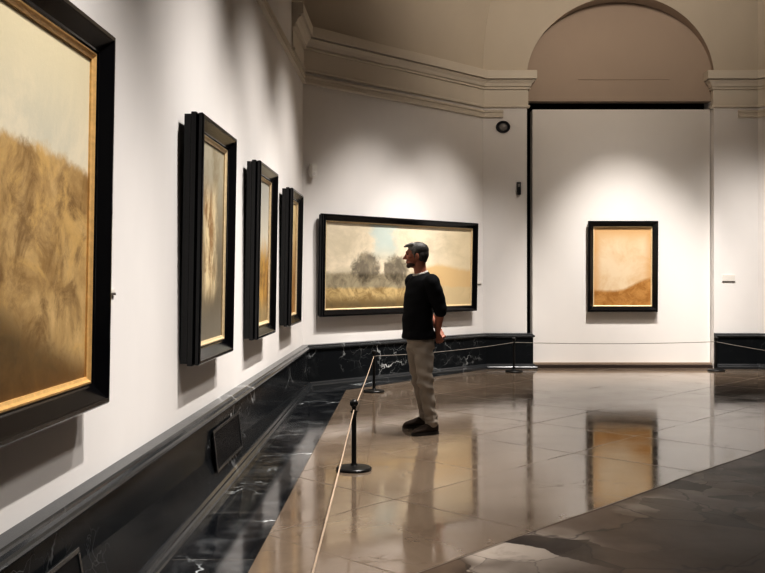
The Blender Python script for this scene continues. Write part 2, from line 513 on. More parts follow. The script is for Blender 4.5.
# cove over the frontal segment with arch cut, and arch soffit
bm = bmesh.new()
def fold_x(z):      # mitre of the cove at the fold, where diagonal and end wall meet
    t1 = (Vector(FL) - Vector(CL)).normalized(); n1 = Vector((t1.y, -t1.x)); n2 = Vector((0, -1))
    m = (n1 + n2).normalized(); m = m / m.dot(n2)
    return FL[0] + m.x * cove(z)
NZ = 24
zs = [ZCOR + (ZT - ZCOR) * math.sin(PI / 2 * k / NZ) for k in range(NZ + 1)]
def strip(xa_of, xb_of, z_from):
    prev = None
    for z in zs:
        if z < z_from - 1e-6: continue
        r = [bm.verts.new((xa_of(z), YB - cove(z), z)), bm.verts.new((xb_of(z), YB - cove(z), z))]
        if prev: bm.faces.new((prev[0], prev[1], r[1], r[0]))
        prev = r
strip(fold_x, lambda z: OL[0], 0)
strip(lambda z: OR[0], lambda z: 2 * AX - fold_x(z), 0)
NX = 72
cols = [AX - RX * math.cos(PI * k / NX) for k in range(NX + 1)]
prev = None
for x in cols:
    za = max(arch(x), ZCOR) if arch(x) > ZCOR else ZCOR
    col = []
    for k in range(NZ + 1):
        z = za + (ZT - za) * math.sin(PI / 2 * k / NZ)
        col.append(bm.verts.new((x, YB - cove(z), z)))
    if prev:
        for k in range(NZ): bm.faces.new((prev[k], col[k], col[k + 1], prev[k + 1]))
    prev = col
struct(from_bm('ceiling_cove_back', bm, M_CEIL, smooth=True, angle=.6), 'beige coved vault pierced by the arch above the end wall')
bm = bmesh.new()
prev = None
pts = [(OL[0], 4.29)] + [(x, arch(x)) for x in cols] + [(OR[0], 4.29)]
for x, z in pts:
    r = [bm.verts.new((x, YB - cove(z) - .0005, z)), bm.verts.new((x, YB + .3, z))]
    if prev: bm.faces.new((prev[0], r[0], r[1], prev[1]))
    prev = r
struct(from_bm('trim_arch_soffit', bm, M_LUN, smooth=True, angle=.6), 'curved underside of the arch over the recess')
bm = bmesh.new()
YL = YB + .10
ring = [bm.verts.new((x, YL, z)) for x, z in pts]
ring_b = [bm.verts.new((x, YL + .2, z)) for x, z in pts]
bm.faces.new(ring); bm.faces.new(list(reversed(ring_b)))
for k in range(len(pts)):
    k2 = (k + 1) % len(pts)
    bm.faces.new((ring[k], ring_b[k], ring_b[k2], ring[k2]))
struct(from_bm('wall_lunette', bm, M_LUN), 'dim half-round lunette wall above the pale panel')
bm = bmesh.new()       # narrow moulding line across the lunette
box(bm, (3.15, YL - .012, 4.635), (4.62, YL + .02, 4.655), .004)
struct(from_bm('trim_lunette_line', bm, M_LUN))
# coves over the diagonal walls (and the short return on the left wall)
pathL = [(Lx(YE), YE), CL, FL, OL]
prof_cove = [(cove(z), z) for z in zs]
bm = bmesh.new(); sweep(bm, pathL, prof_cove, 0, 2)
o = Vector((Lx(YE), YE)); t = Vector((.03, 1)).normalized(); nn = Vector((t.y, -t.x))
endv = [bm.verts.new((o.x + nn.x * d, o.y + nn.y * d, z)) for d, z in prof_cove] + [bm.verts.new((o.x, o.y, ZT))]
bm.faces.new(endv)
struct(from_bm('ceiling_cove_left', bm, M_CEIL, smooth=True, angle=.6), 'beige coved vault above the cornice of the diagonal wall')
pathR = [OR, FR, CR, mir((Lx(YE), YE))]
bm = bmesh.new(); sweep(bm, pathR, prof_cove, 1, 3)
struct(from_bm('ceiling_cove_right', bm, M_CEIL, smooth=True, angle=.6))

# recess: back coloured near-black for the shade in the gap, pale display panel, skirting
bm = bmesh.new()
box(bm, (OL[0] - .05, YB + .48, 0), (OR[0] + .05, YB + .55, 4.6))
struct(from_bm('wall_recess_shade_back', bm, M_VOID))
bm = bmesh.new()
box(bm, (2.42, YB + .14, .0), (OR[0] - .008, YB + .40, 4.165), .006)
struct(from_bm('wall_panel', bm, M_PANEL), 'tall pale display panel filling the arched recess')
bm = bmesh.new()
box(bm, (2.36, YB + .09, .045), (OR[0] - .002, YB + .139, .085), .008)
r = struct(from_bm('baseboard_panel', bm, M_SKIRT), 'low brown skirting along the foot of the pale panel')
bm = bmesh.new(); box(bm, (2.36, YB + .05, 0), (OR[0] - .002, YB + .139, .040), .004)
from_bm('skirting_foot', bm, plain('dark_skirting', (.05, .036, .028), .4), r)

# entablature: cornice, frieze bead, string course
prof_cor = [(0, 4.165), (.04, 4.168), (.045, 4.19), (.035, 4.205), (.018, 4.21), (.018, 4.455), (.05, 4.458), (.05, 4.474), (.03, 4.476), (.032, 4.490), (.055, 4.50), (.075, 4.545), (.105, 4.575), (.115, 4.58), (.115, 4.59), (.085, 4.592), (.085, 4.606), (.138, 4.608), (.14, 4.615), (.14, 4.735), (.13, 4.742), (0, 4.745)]
pathC = [(Lx(YE), YE), CL, FL, OL, (OL[0], YB + .09)]
bm = bmesh.new(); sweep(bm, pathC, prof_cor, 0, 4, True, True)
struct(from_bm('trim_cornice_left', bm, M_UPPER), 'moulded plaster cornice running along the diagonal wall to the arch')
pathCR = [(OR[0], YB + .09), OR, FR, CR, mir((Lx(YE), YE))]
bm = bmesh.new(); sweep(bm, pathCR, prof_cor, 0, 4, True, True)
struct(from_bm('trim_cornice_right', bm, M_UPPER), 'moulded plaster cornice right of the arch')
prof_str = [(0, 4.005), (.045, 4.008), (.048, 4.03), (.03, 4.04), (.026, 4.085), (.045, 4.088), (.048, 4.11), (.02, 4.125), (0, 4.13)]
XS = 1.927
def string_prof(dz): return [(a, z + dz) for a, z in prof_str]
# runs slightly lower toward the near end, as the long wall's course does
bm = bmesh.new()
pathS = [(Lx(YF), YF), CL, FL, (XS, YB)]
sweep(bm, pathS, prof_str, 0, 3, True, True)
struct(from_bm('trim_string_left', bm, M_UPPER), 'thin double string course below the cornice on the left')
pathSR = [(2 * AX - XS, YB), FR, CR, mir((Lx(YF), YF))]
bm = bmesh.new(); sweep(bm, pathSR, prof_str, 0, 3, True, True)
struct(from_bm('trim_string_right', bm, M_UPPER))

# black marble dado: moulded cap, die and plinth
prof_d_cap = [(0, .566), (.07, .562), (.078, .556), (.082, .545), (.098, .538), (.108, .530), (.112, .519), (.106, .508), (.088, .503), (.085, .498)]
prof_d_die = [(.085, .498), (.085, .082)]
prof_d_base = [(.085, .082), (.098, .080), (.112, .066), (.116, .056), (.128, .05), (.138, .04), (.145, .03), (.145, 0)]
pathD = [(Lx(YF), YF), CL, FL, OL, (OL[0], YB + .13)]
pathDR = [OR, FR, CR, mir((Lx(YF), YF))]
def cap_end(b, path, i):
    full = prof_d_cap + prof_d_die[1:] + prof_d_base[1:]
    o_ = [offset_path(path, d)[i] for d, z in full] + [Vector(path[i])]
    z_ = [z for d, z in full] + [0]
    b.faces.new([b.verts.new((p.x, p.y, z)) for p, z in zip(o_, z_)])
def dado(name, path, i0, i1, mat_die, label=None, caps=(False, False)):
    low = path      # the plinth of the left wall stands a little proud toward the near end
    if path is pathD: low = [(path[0][0] + .125, path[0][1])] + path[1:]
    root_bm = bmesh.new(); sweep(root_bm, path, prof_d_die, i0, i1, paths=[path, low])
    if caps[0]: cap_end(root_bm, path, i0)
    r = struct(from_bm(name, root_bm, mat_die), label)
    b = bmesh.new(); sweep(b, path, prof_d_cap, i0, i1)
    from_bm('cap_moulding', b, M_MARBLE_CAP, r)
    b = bmesh.new(); sweep(b, low, prof_d_base, i0, i1)
    from_bm('plinth_moulding', b, M_MARBLE_CAP, r)
    return r
dado('baseboard_left', pathD, 0, 1, M_MARBLE, 'tall polished black marble dado along the left wall')
dado('baseboard_back_left', pathD, 1, 2, M_MARBLE_V, 'white-veined black marble dado along the diagonal wall')
dado('baseboard_back_centre', pathD, 2, 4, M_MARBLE, 'black marble dado on the pier left of the recess')
dado('baseboard_back_right', pathDR, 0, 1, M_MARBLE, 'black marble dado on the pier right of the recess', (True, False))
dado('baseboard_right_diagonal', pathDR, 1, 2, M_MARBLE_V)
dado('baseboard_right', pathDR, 2, 3, M_MARBLE)

# black marble border strip in the floor
def mat_border():
    n = N('black_marble_floor_border', .12, .55)
    v = n.coord()
    x, y, z = n.sep(v)
    f = n.math('FRACT', n.math('DIVIDE', y, .98))
    j = n.ss(n.math('MINIMUM', f, n.math('SUBTRACT', 1.0, f)), .004, .012, 1, 0)
    w = n.vadd(v, n.vscale(n.noise(v, 1.5, 5, .6, out='Color'), 1.0))
    line = n.math('MULTIPLY', n.ss(n.vor(w, 1.0, 'DISTANCE_TO_EDGE'), 0, .02, 1, 0), n.ss(n.noise(v, 1.2, 3), .45, .65))
    cl = n.math('MULTIPLY', n.ss(n.noise(v, 3.2, 6, .7, .6), .45, .8), .22)
    a = n.math('MAXIMUM', line, cl)
    c = n.mix(a, (.009, .010, .012), (.50, .52, .52))
    n.color(n.mix(n.math('MULTIPLY', j, .12), c, (.5, .46, .4)))
    n.rough(n.math('ADD', .04, n.math('MULTIPLY', n.noise(v, 6, 5, .6), .11)))
    return n.m
bm = bmesh.new()
e_in = offset_path([(Lx(YF), YF), CL, FL], .12)
e_out = offset_path([(Lx(YF) + .07, YF), CL, FL], .585)
poly = [e_in[0], e_in[1], e_in[2], e_out[1] + Vector((0, 0)), e_out[0]]
poly[2] = Vector(FL) + Vector((.02, -.15))
bm.faces.new([bm.verts.new((p.x, p.y, .0025)) for p in poly])
struct(from_bm('floor_border', bm, mat_border()), 'black marble border set in the floor beside the left wall')

# access hatches in the left dado
M_HATCH = mat_black_marble('black_marble_hatch', .5, (.016, .016, .017), .2)
hang = math.atan2(1, .03)          # direction of the left wall in plan
def on_left(y, off, z):
    t = Vector((.03, 1)).normalized(); n = Vector((t.y, -t.x))
    return Vector((Lx(y), y)) + n * off
for y0, y1, z0, z1, lab in ((6.37, 7.29, .17, .41, 'black marble hatch framed in the dado below the paintings, the farther one'),
                            (2.75, 3.74, .13, .375, 'black marble hatch in the dado below the big hillside painting')):
    ym = (y0 + y1) / 2
    skew = .125 * (YC - ym) / (YC - YF)
    p = on_left(ym, .0862 + skew * (.498 - z0) / .416, 0)
    r = empty('dado_hatch', (p.x, p.y, z0), hang)
    r.rotation_euler = (-math.atan2(skew, .416), 0, hang + .004)
    tag(r, lab, 'hatch', 'marble dado hatches')
    L = (y1 - y0) / 2; hh = z1 - z0
    b = bmesh.new()
    quad(b, [(-L, -.004, 0.0), (L, -.004, 0), (L, -.004, hh), (-L, -.004, hh)])
    bmesh.ops.solidify(b, geom=b.faces[:], thickness=-.004)
    from_bm('hatch_door', b, M_HATCH, r)
    b = bmesh.new()
    w = .022
    for lo, hi in (((-L - w, -.010, -w), (L + w, 0, 0)), ((-L - w, -.010, hh), (L + w, 0, hh + w)), ((-L - w, -.010, 0), (-L, 0, hh)), ((L, -.010, 0), (L + w, 0, hh))):
        box(b, lo, hi, .004)
    from_bm('hatch_frame', b, M_MARBLE_CAP, r)

# ------------------------------------------------------------------ paintings
def framed(name, label, ctr, rotz, W, Hh, z0, lean, cmat, fw=.10, depth=.12, gw=.028, gilt=M_GILT, style=0):
    """ctr: plan point on the wall at the middle of the picture; local +x runs to the viewer's right, -y into the room"""
    r = empty(name, (ctr[0], ctr[1], z0), rotz)
    r.rotation_euler = (lean, 0, rotz)
    D = depth
    prof = [(.012, 0), (.012, .04 * D / .12), (.0, .045 * D / .12), (0, .075 * D / .12), (.014, .082 * D / .12), (.006, .092 * D / .12), (.004, D - .008), (.012, D), (.028, D + .002), (.034, D - .004), (fw * .86, D - .042), (fw * .94, D - .044), (fw, D - .052)]
    gil = [(fw - .004, D - .058), (fw, D - .050), (fw + .008, D - .048), (fw + gw * .6, D - .058), (fw + gw, D - .062), (fw + gw, D - .075)]
    def rect(b, prof):
        rings = []
        for d, h in prof:
            x0, x1, zz0, zz1 = -W / 2 + d, W / 2 - d, d, Hh - d
            rings.append([b.verts.new(p) for p in ((x0, -h, zz0), (x1, -h, zz0), (x1, -h, zz1), (x0, -h, zz1))])
        for a, c in zip(rings[:-1], rings[1:]):
            for k in range(4):
                b.faces.new((a[k], a[(k + 1) % 4], c[(k + 1) % 4], c[k]))
        return rings
    b = bmesh.new(); rect(b, prof)
    fr = from_bm('frame', b, M_FRAME, r)
    b = bmesh.new(); rect(b, gil)
    g = from_bm('gilt_slip', b, gilt, r); g['label'] = 'thin gilt inner slip'
    b = bmesh.new()
    i = fw + gw - .004
    box(b, (-W / 2 + i, -(D - .070), i), (W / 2 - i, -(D - .085), Hh - i))
    from_bm('canvas', b, cmat, r)
    b = bmesh.new()
    box(b, (-W / 2 + .03, -.012, .03), (W / 2 - .03, -.004, Hh - .03))
    from_bm('backing_board', b, M_VOID, r)
    tag(r, label, 'painting')
    return r

LEAN = math.radians(1.0)
def left_painting(y0, y1, z0, z1, cm, label, **kw):
    yc = (y0 + y1) / 2
    p = on_left(yc, .008, 0)
    return framed('framed_painting', label, (p.x, p.y), hang, (y1 - y0), z1 - z0, z0, LEAN, cm, **kw)
left_painting(2.25, 4.10, .915, 2.50, canvas_mat('canvas_hillside', c_hill), 'large hillside painting in ochre and pale sky, cut off by the left edge, black frame', fw=.10)
left_painting(5.82, 6.95, .915, 2.475, canvas_mat('canvas_dark_haze', c_dark), 'tall dark grey painting with a pale warm haze down its middle, black frame', gilt=M_GILT_PALE)
left_painting(8.05, 9.12, .925, 2.455, canvas_mat('canvas_mist', c_mist), 'tall painting of grey mist over ochre ground, middle of the three seen edge-on', gilt=M_GILT_PALE)
left_painting(10.25, 11.25, .925, 2.43, canvas_mat('canvas_amber', c_amber), 'narrow-looking amber painting on the left wall next to the corner', gilt=M_GILT_PALE)
dA = (Vector(FL) - Vector(CL)).normalized(); nA = Vector((dA.y, -dA.x)); angA = math.atan2(dA.y, dA.x)
def on_diag(t, off=0.0):
    return Vector(CL) + dA * t + nA * off
p = on_diag(1.865, .012)
framed('framed_painting', 'wide landscape painting in a black frame behind the standing man', (p.x, p.y), angA, 3.25, 1.375, .93, math.radians(1.2), canvas_mat('canvas_landscape', c_plain), fw=.085, depth=.11, gw=.022, gilt=M_GILT_PALE)
framed('framed_painting', 'upright golden ochre painting alone on the pale end panel', ((3.30 + 4.42) / 2, YB + .138), 0, 1.12, 1.46, .90, math.radians(1.0), canvas_mat('canvas_ochre', c_ochre), fw=.085, depth=.10, gw=.02, gilt=M_GILT_PALE)

# caption plates
def plate(loc, rotz, w, h, label):
    r = empty('caption_plate', loc, rotz); tag(r, label, 'caption plate', 'wall captions')
    b = bmesh.new(); box(b, (-w / 2, -.008, 0), (w / 2, .006, h), .002)
    from_bm('plate', b, M_PLATE, r)
    b = bmesh.new(); box(b, (-w / 2, -.012, -.012), (w / 2, .004, -.0005), .002)
    from_bm('ledge', b, M_PLATE_EDGE, r)
    return r
p = on_left(4.50, 0, 0); plate((p.x, p.y, 1.385), hang, .10, .018, 'tiny caption plate on the wall just past the large hillside painting')
p = on_diag(3.66, 0); plate((p.x, p.y, 1.352), angA, .13, .03, 'small caption plate just past the wide landscape painting')
plate((5.535, YB, 1.395), 0, .20, .10, 'small pale caption plate on the white pier above the dado')

# motion sensor on the diagonal wall
p = on_diag(.13, 0)
r = empty('motion_sensor', (p.x, p.y, 2.785), angA + .1); tag(r, 'small white motion sensor high on the wall beside the corner', 'sensor')
b = bmesh.new(); box(b, (-.05, -.085, 0), (.05, -.02, .17), .016); from_bm('housing', b, M_WHITEPL, r, True, .6)
b = bmesh.new(); box(b, (-.03, -.03, .03), (.03, .03, .13), .005); from_bm('bracket', b, M_WHITEPL, r)
b = bmesh.new(); blob(b, (0, -.082, .05), (.030, .012, .030)); from_bm('lens', b, M_WHITEPL, r, True)

# round black fitting under the string course
r = empty('dome_camera', (1.927, YB + .004, 3.858)); tag(r, 'round black dome fitting on the pier below the cornice', 'camera')
b = bmesh.new(); lathe(b, [(.070, 0), (.112, 0), (.114, .02), (.108, .034), (.094, .042), (.080, .038), (.072, .026), (.070, 0)], 48)
for v in b.verts: v.co = Vector((v.co.x, -v.co.z, v.co.y * .86))
from_bm('ring', b, M_BLACKPL, r, True, .6)
b = bmesh.new(); lathe(b, [(.074, .005), (.068, .022), (.05, .036), (.02, .044), (0, .045)], 40)
for v in b.verts: v.co = Vector((v.co.x, -v.co.z, v.co.y * .86))
from_bm('dome', b, M_LENS, r, True)

# narrow black wall unit
r = empty('wall_reader', (2.175, YB, 2.775)); tag(r, 'narrow black upright box on the pier beside the recess', 'wall unit')
b = bmesh.new(); box(b, (-.032, -.05, 0), (.032, 0, .20), .008); from_bm('housing', b, M_BLACKPL, r, True, .6)
b = bmesh.new(); box(b, (-.02, -.054, .12), (.02, -.05, .17), .001); from_bm('window', b, M_LENS, r)

# ------------------------------------------------------------------ stanchions and cords
def stanchion(x, y, label):
    r = empty('stanchion', (x, y, 0)); tag(r, label, 'stanchion', 'black barrier posts')
    b = bmesh.new(); lathe(b, [(0, 0), (.130, 0), (.134, .006), (.134, .016), (.126, .024), (.06, .032), (.028, .038), (.022, .05), (0, .05)], 48)
    from_bm('base', b, M_IRON, r, True, .5)
    b = bmesh.new(); lathe(b, [(0, .045), (.019, .045), (.018, .06), (.018, .43), (.023, .433), (.023, .447), (.016, .45), (.014, .465), (.019, .47), (.019, .476), (.012, .482), (0, .482)], 28)
    from_bm('post', b, M_IRON, r, True, .5)
    b = bmesh.new(); blob(b, (0, 0, .505), (.033, .033, .031)); from_bm('finial_ball', b, M_IRON, r, True)
    for sx in (-.022, .022):
        b = bmesh.new(); box(b, (sx - .004, -.008, .434), (sx + .004, .008, .446), .002)
        from_bm('cord_clip', b, M_IRON, r)
    return r
ST = [(-.245, 2.32), (-.216, 7.19), (-.108, 12.06), (2.02, 14.6), (5.18, 14.75), (5.75, 10.4)]
stanchion(*ST[1], 'nearest black barrier post on a round base in front of the man')
stanchion(*ST[2], 'black barrier post by the diagonal wall, left of the man')
stanchion(*ST[3], 'thin black barrier post by the dado left of the pale panel')
stanchion(*ST[4], 'black barrier post against the dado right of the pale panel')
stanchion(*ST[0], 'black barrier post beyond the near edge')
stanchion(*ST[5], 'black barrier post beyond the right edge')
def cord(a, c, mat, label, sag):
    A = Vector((*a, .455)); B = Vector((*c, .455))
    d = (B - A).normalized()
    A = A + d * .019; B = B - d * .019
    pts = []
    for k in range(25):
        t = k / 24
        p = A.lerp(B, t); p.z -= sag * 4 * t * (1 - t); pts.append(p)
    b = bmesh.new(); tube(b, pts, [.005] * len(pts), 8)
    o = from_bm('barrier_cord', b, mat, None, True)
    tag(o, label, 'cord', 'barrier cords')
cord(ST[0], ST[1], M_CORD, 'tan cord running from the nearest post out of the bottom edge', .015)
cord(ST[1], ST[2], M_CORD, 'pale cord between the nearest post and the post by the diagonal wall', .015)
cord(ST[2], ST[3], M_CORD_DK, 'grey cord passing behind the man across the veined dado', .03)
cord(ST[3], ST[4], M_CORD_DK, 'thin grey cord stretched across the pale panel', .025)
cord(ST[4], ST[5], M_CORD_DK, 'dark cord across the black dado right of the panel', .03)

# ------------------------------------------------------------------ the man
def skin_mat():
    n = N('skin', .5, .35)
    v = n.coord()
    n.color(n.mix(n.noise(v, 25, 4), (.33, .135, .085), (.43, .185, .12)))
    n.p.inputs['Subsurface Weight'].default_value = .08
    n.p.inputs['Subsurface Radius'].default_value = (.01, .004, .002)
    return n.m
M_SKIN = skin_mat()
def hair_mat():
    n = N('greying_hair', .5, .4)
    v = n.coord()
    x, y, z = n.sep(v)
    st = n.noise(n.mapping(v, (60, 60, 14)), 4, 3)
    front = n.ss(x, -.15, -.02, 1, 0)
    c = n.mix(n.math('MULTIPLY', front, .8), (.028, .025, .022), (.15, .145, .135))
    n.color(n.mix(n.ss(st, .4, .7), c, n.mix(front, (.05, .045, .04), (.30, .29, .27))))
    n.bump(st, .6, .004)
    return n.m
M_HAIR = hair_mat()
M_BEARD = plain('dark_stubble', (.07, .035, .024), .7, var=.3, scale=300)
def cloth_mat(name, c1, c2, sc, bump=.3, rough=.85):
    n = N(name, rough, .2)
    v = n.coord()
    n.color(n.mix(n.noise(v, 6, 5), c1, c2))
    n.bump(n.noise(v, sc, 3), bump, .003)
    return n.m
M_SWEATER = cloth_mat('black_knit', (.0025, .0025, .0035), (.0045, .0045, .006), 260)
M_TROUSER = cloth_mat('grey_khaki_twill', (.25, .215, .18), (.37, .325, .275), 200)
M_TEE = cloth_mat('pale_grey_jersey', (.42, .40, .37), (.5, .48, .45), 250)
M_SHOE = cloth_mat('dark_brown_suede', (.030, .019, .013), (.05, .032, .022), 150, rough=.7)
M_SOLE = plain('shoe_sole', (.022, .015, .011), .6)
M_EYE = plain('eye', (.10, .08, .07), .2)

man = empty('person', (.389, 8.9, 0))
tag(man, 'man in a black sweater and grey trousers standing in profile, hands behind his back', 'person')
F = Vector((-.94, -.34, 0)); R = Vector((-.342, .94, 0)); UP = Vector((0, 0, 1))
V = Vector
hipL, hipR = V((-.008, -.075, .835)), V((-.072, .085, .835))
kneeL, kneeR = V((.004, -.125, .485)), V((-.040, .17, .49))
ankL, ankR = V((.072, -.075, .10)), V((.035, .325, .10))
shL, shR = V((.062, -.165, 1.412)), V((-.100, .175, 1.415))
elL, elR = V((.145, -.150, 1.16)), V((.020, .235, 1.155))
wrL, wrR = V((.122, -.035, .935)), V((.150, .105, .955))
headc = V((-.062, 0, 1.675))

# --- body
b = bmesh.new()
def torso(b, grow, zs_):
    secs = []
    for q in zs_:
        z, cx, cy, w, d = q[:5]
        tilt = q[5] if len(q) > 5 else 0.0
        secs.append((V((cx, cy, z)), R, (F - UP * tilt).normalized(), w + grow, d + grow))
    loft(b, secs, 32)
body_t = [(.80, -.02, 0, .09, .06), (.86, -.024, 0, .140, .092), (.93, -.036, 0, .142, .098), (1.02, -.048, 0, .155, .112), (1.10, -.055, 0, .150, .108), (1.20, -.05, 0, .160, .108), (1.30, -.042, 0, .172, .108), (1.38, -.035, 0, .178, .098), (1.43, -.03, 0, .16, .082), (1.465, -.028, 0, .11, .066), (1.49, -.026, 0, .06, .05)]
torso(b, 0, body_t)
tube(b, [(-.022, 0, 1.44), (-.034, 0, 1.51), (-.046, 0, 1.60)], [(.062, .062), (.055, .058), (.055, .06)], 20, ref=(1, 0, 0))
# head: skull, face, jaw
blob(b, (-.058, 0, 1.695), (.095, .073, .083), u=28, v=18)
blob(b, (-.102, 0, 1.660), (.066, .060, .090), u=28, v=18)          # face plane
blob(b, (-.100, 0, 1.590), (.058, .052, .045), u=24, v=14)          # jaw
blob(b, (-.142, 0, 1.562), (.020, .022, .019))                       # chin
blob(b, (-.156, 0, 1.693), (.016, .045, .013))                       # brow
tube(b, [(-.160, 0, 1.682), (-.174, 0, 1.655), (-.189, 0, 1.632)], [.010, .011, .011], 10, ref=(0, 1, 0))   # nose
blob(b, (-.172, .010, 1.630), (.013, .009, .008)); blob(b, (-.172, -.010, 1.630), (.013, .009, .008))
blob(b, (-.158, 0, 1.603), (.013, .022, .007)); blob(b, (-.156, 0, 1.591), (.013, .020, .007))             # lips
blob(b, (-.135, .038, 1.645), (.024, .020, .024)); blob(b, (-.135, -.038, 1.645), (.024, .020, .024))     # cheeks
for s in (-1, 1):                                                    # ears
    blob(b, (-.066, s * .075, 1.650), (.020, .008, .034), rot=Matrix.Rotation(-.2, 4, 'Y'))
    blob(b, (-.074, s * .073, 1.628), (.012, .008, .014))
# arms
def arm(b, sh, el, wr):
    d1 = el - sh; d2 = wr - el
    tube(b, [sh, sh + d1 * .35, sh + d1 * .8, el, el + d2 * .25, el + d2 * .6, wr], [.056, .050, .043, .040, .042, .034, (.025, .022)], 18, ref=(0, 1, .2))
arm(b, shL, elL, wrL); arm(b, shR, elR, wrR)
# hands: palm, four bent fingers, thumb
def hand(b, wr, along, across, palmn, curl, flip=1):
    along = along.normalized(); across = (across - along * across.dot(along)).normalized(); pn = along.cross(across).normalized() * flip
    tube(b, [wr, wr + along * .03, wr + along * .075], [(.026, .018), (.034, .017), (.038, .014)], 14, ref=pn)
    kn = wr + along * .083
    for k, (o, ln, cu) in enumerate(((-.028, .062, .55), (-.0095, .072, .62), (.0095, .068, .68), (.027, .052, .78))):
        p = kn + across * o - along * (.006 if k in (0, 3) else 0)
        pts = [p - along * .012]; a = 0.0
        for seg_, q in ((.42, .55), (.32, .9), (.26, .75)):
            a += curl * cu * q
            d = along * math.cos(a) + pn * math.sin(a)
            p = p + d * ln * seg_ + across * (o * .05)
            pts.append(p)
        tube(b, pts, [.0095, .0088, .008, .0068], 10, ref=across)
    tb = wr + along * .022 - across * .026
    t1 = tb + (along * .6 - across * .65 + pn * .35).normalized() * .034
    t2 = t1 + (along * .85 - across * .15 + pn * .5).normalized() * .028
    tube(b, [tb + across * .008, t1, t2], [.0125, .0105, .0085], 10, ref=pn)
hand(b, wrL, V((.26, .42, -.85)), V((.9, -.3, .2)), None, 1.0, -1)
hand(b, wrR, V((.18, -.62, -.72)), V((.9, .2, .1)), None, 1.1, 1)
# legs and feet
def leg(b, hip, kn, an, heel, toe, g=0.0):
    d1, d2 = kn - hip, an - kn
    tube(b, [hip, hip + d1 * .3, hip + d1 * .75, kn, kn + d2 * .28 - F * .012, kn + d2 * .65, an], [.068 + g, .064 + g, .050 + g, .044 + g, .045 + g, .036 + g, .030 + g], 20, ref=F)
leg(b, hipL, kneeL, ankL, None, None); leg(b, hipR, kneeR, ankR, None, None)
def foot(b, heel, toe, an):
    heel, toe = V(heel), V(toe); d = (toe - heel).normalized()
    tube(b, [an, heel.lerp(toe, .2) + UP * .06, heel.lerp(toe, .55) + UP * .046, heel.lerp(toe, .80) + UP * .040], [.028, (.026, .028), (.028, .020), (.024, .012)], 14, ref=(0, 0, 1))
heelL, toeL = V((.125, -.035, .0)), V((-.115, -.185, .0))
heelR, toeR = V((.085, .375, .0)), V((-.190, .255, .0))
foot(b, heelL, toeL, ankL); foot(b, heelR, toeR, ankR)
body = remeshed('body', b, .0052, 2, M_SKIN, man)

# eyes
for s in (-1, 1):
    b = bmesh.new(); blob(b, (-.150, s * .030, 1.672), (.011, .012, .010), u=14, v=10)
    from_bm('eye', b, M_EYE, man, True)
# hair: cap over skull with forelock, sideburns
b = bmesh.new()
blob(b, (-.054, 0, 1.708), (.101, .080, .082), u=32, v=20)
blob(b, (-.026, 0, 1.672), (.072, .073, .078), u=28, v=16)
tube(b, [(-.112, -.03, 1.762), (-.150, -.028, 1.757), (-.186, -.022, 1.742)], [(.030, .022), (.026, .016), (.012, .007)], 14, ref=(0, 0, 1))
tube(b, [(-.112, .03, 1.762), (-.150, .026, 1.757), (-.176, .018, 1.745)], [(.030, .022), (.026, .016), (.012, .008)], 14, ref=(0, 0, 1))
for s in (-1, 1):
    tube(b, [(-.088, s * .066, 1.70), (-.090, s * .066, 1.67), (-.090, s * .064, 1.645)], [.015, .012, .008], 10, ref=(1, 0, 0))
    blob(b, (-.028, s * .058, 1.655), (.030, .024, .050))
blob(b, (-.008, 0, 1.625), (.040, .052, .035))
bm2 = bmesh.new()
me = bpy.data.meshes.new('t'); b.to_mesh(me); b.free(); bm2.from_mesh(me); bpy.data.meshes.remove(me)
hair = remeshed('hair', bm2, .005, 2, M_HAIR, man)
# keep the face clear: pull hair vertices in front of the hairline back under the skin
for v in hair.data.vertices:
    c = v.co
    line = -.118 + max(0.0, (c.z - 1.70)) * -1.1
    if c.z < 1.728 and c.x < line:
        v.co.x = line + .004
# stubble on jaw and chin
b = bmesh.new()
blob(b, (-.108, 0, 1.580), (.053, .0530, .030), u=24, v=14)
blob(b, (-.143, 0, 1.565), (.0225, .026, .023)); blob(b, (-.157, 0, 1.615), (.011, .022, .006))
remeshed('beard', b, .005, 1, M_BEARD, man)

# sweater
def folds(amp, fz, seed):
    def f(co):
        a = math.sin(co.z * fz + co.x * 19 + co.y * 13 + seed) + .6 * math.sin(co.z * fz * 1.9 - co.x * 31 + seed * 2.1) + .4 * math.sin(co.y * 40 + co.z * 22)
        n = V((co.x + .04, co.y, 0))
        if n.length > 1e-5: n.normalize()
        return co + n * amp * a
    return f
b = bmesh.new()
sw = [(.882, -.046, .003, .188, .148), (.892, -.046, .003, .195, .154), (.92, -.050, .003, .193, .152), (.96, -.056, .004, .182, .142), (1.05, -.062, 0, .178, .138), (1.14, -.058, 0, .178, .132), (1.22, -.052, 0, .182, .130), (1.31, -.043, 0, .192, .132), (1.38, -.032, 0, .196, .122), (1.43, -.026, 0, .184, .104), (1.470, -.032, 0, .128, .082, .12), (1.494, -.034, 0, .086, .074, .30)]
torso(b, 0.0, sw)
def sleeve(b, sh, el, wr, t):
    d1, d2 = el - sh, wr - el
    tube(b, [sh, sh + d1 * .3, sh + d1 * .65, el, el + d2 * t * .5, el + d2 * t], [.078, .078, .072, .064, .060, .062], 20, ref=(0, 1, .2), cap=True)
sleeve(b, shL, elL, wrL, .05); sleeve(b, shR, elR, wrR, .12)
remeshed('sweater', b, .007, 3, M_SWEATER, man, folds(.0028, 34, .4))
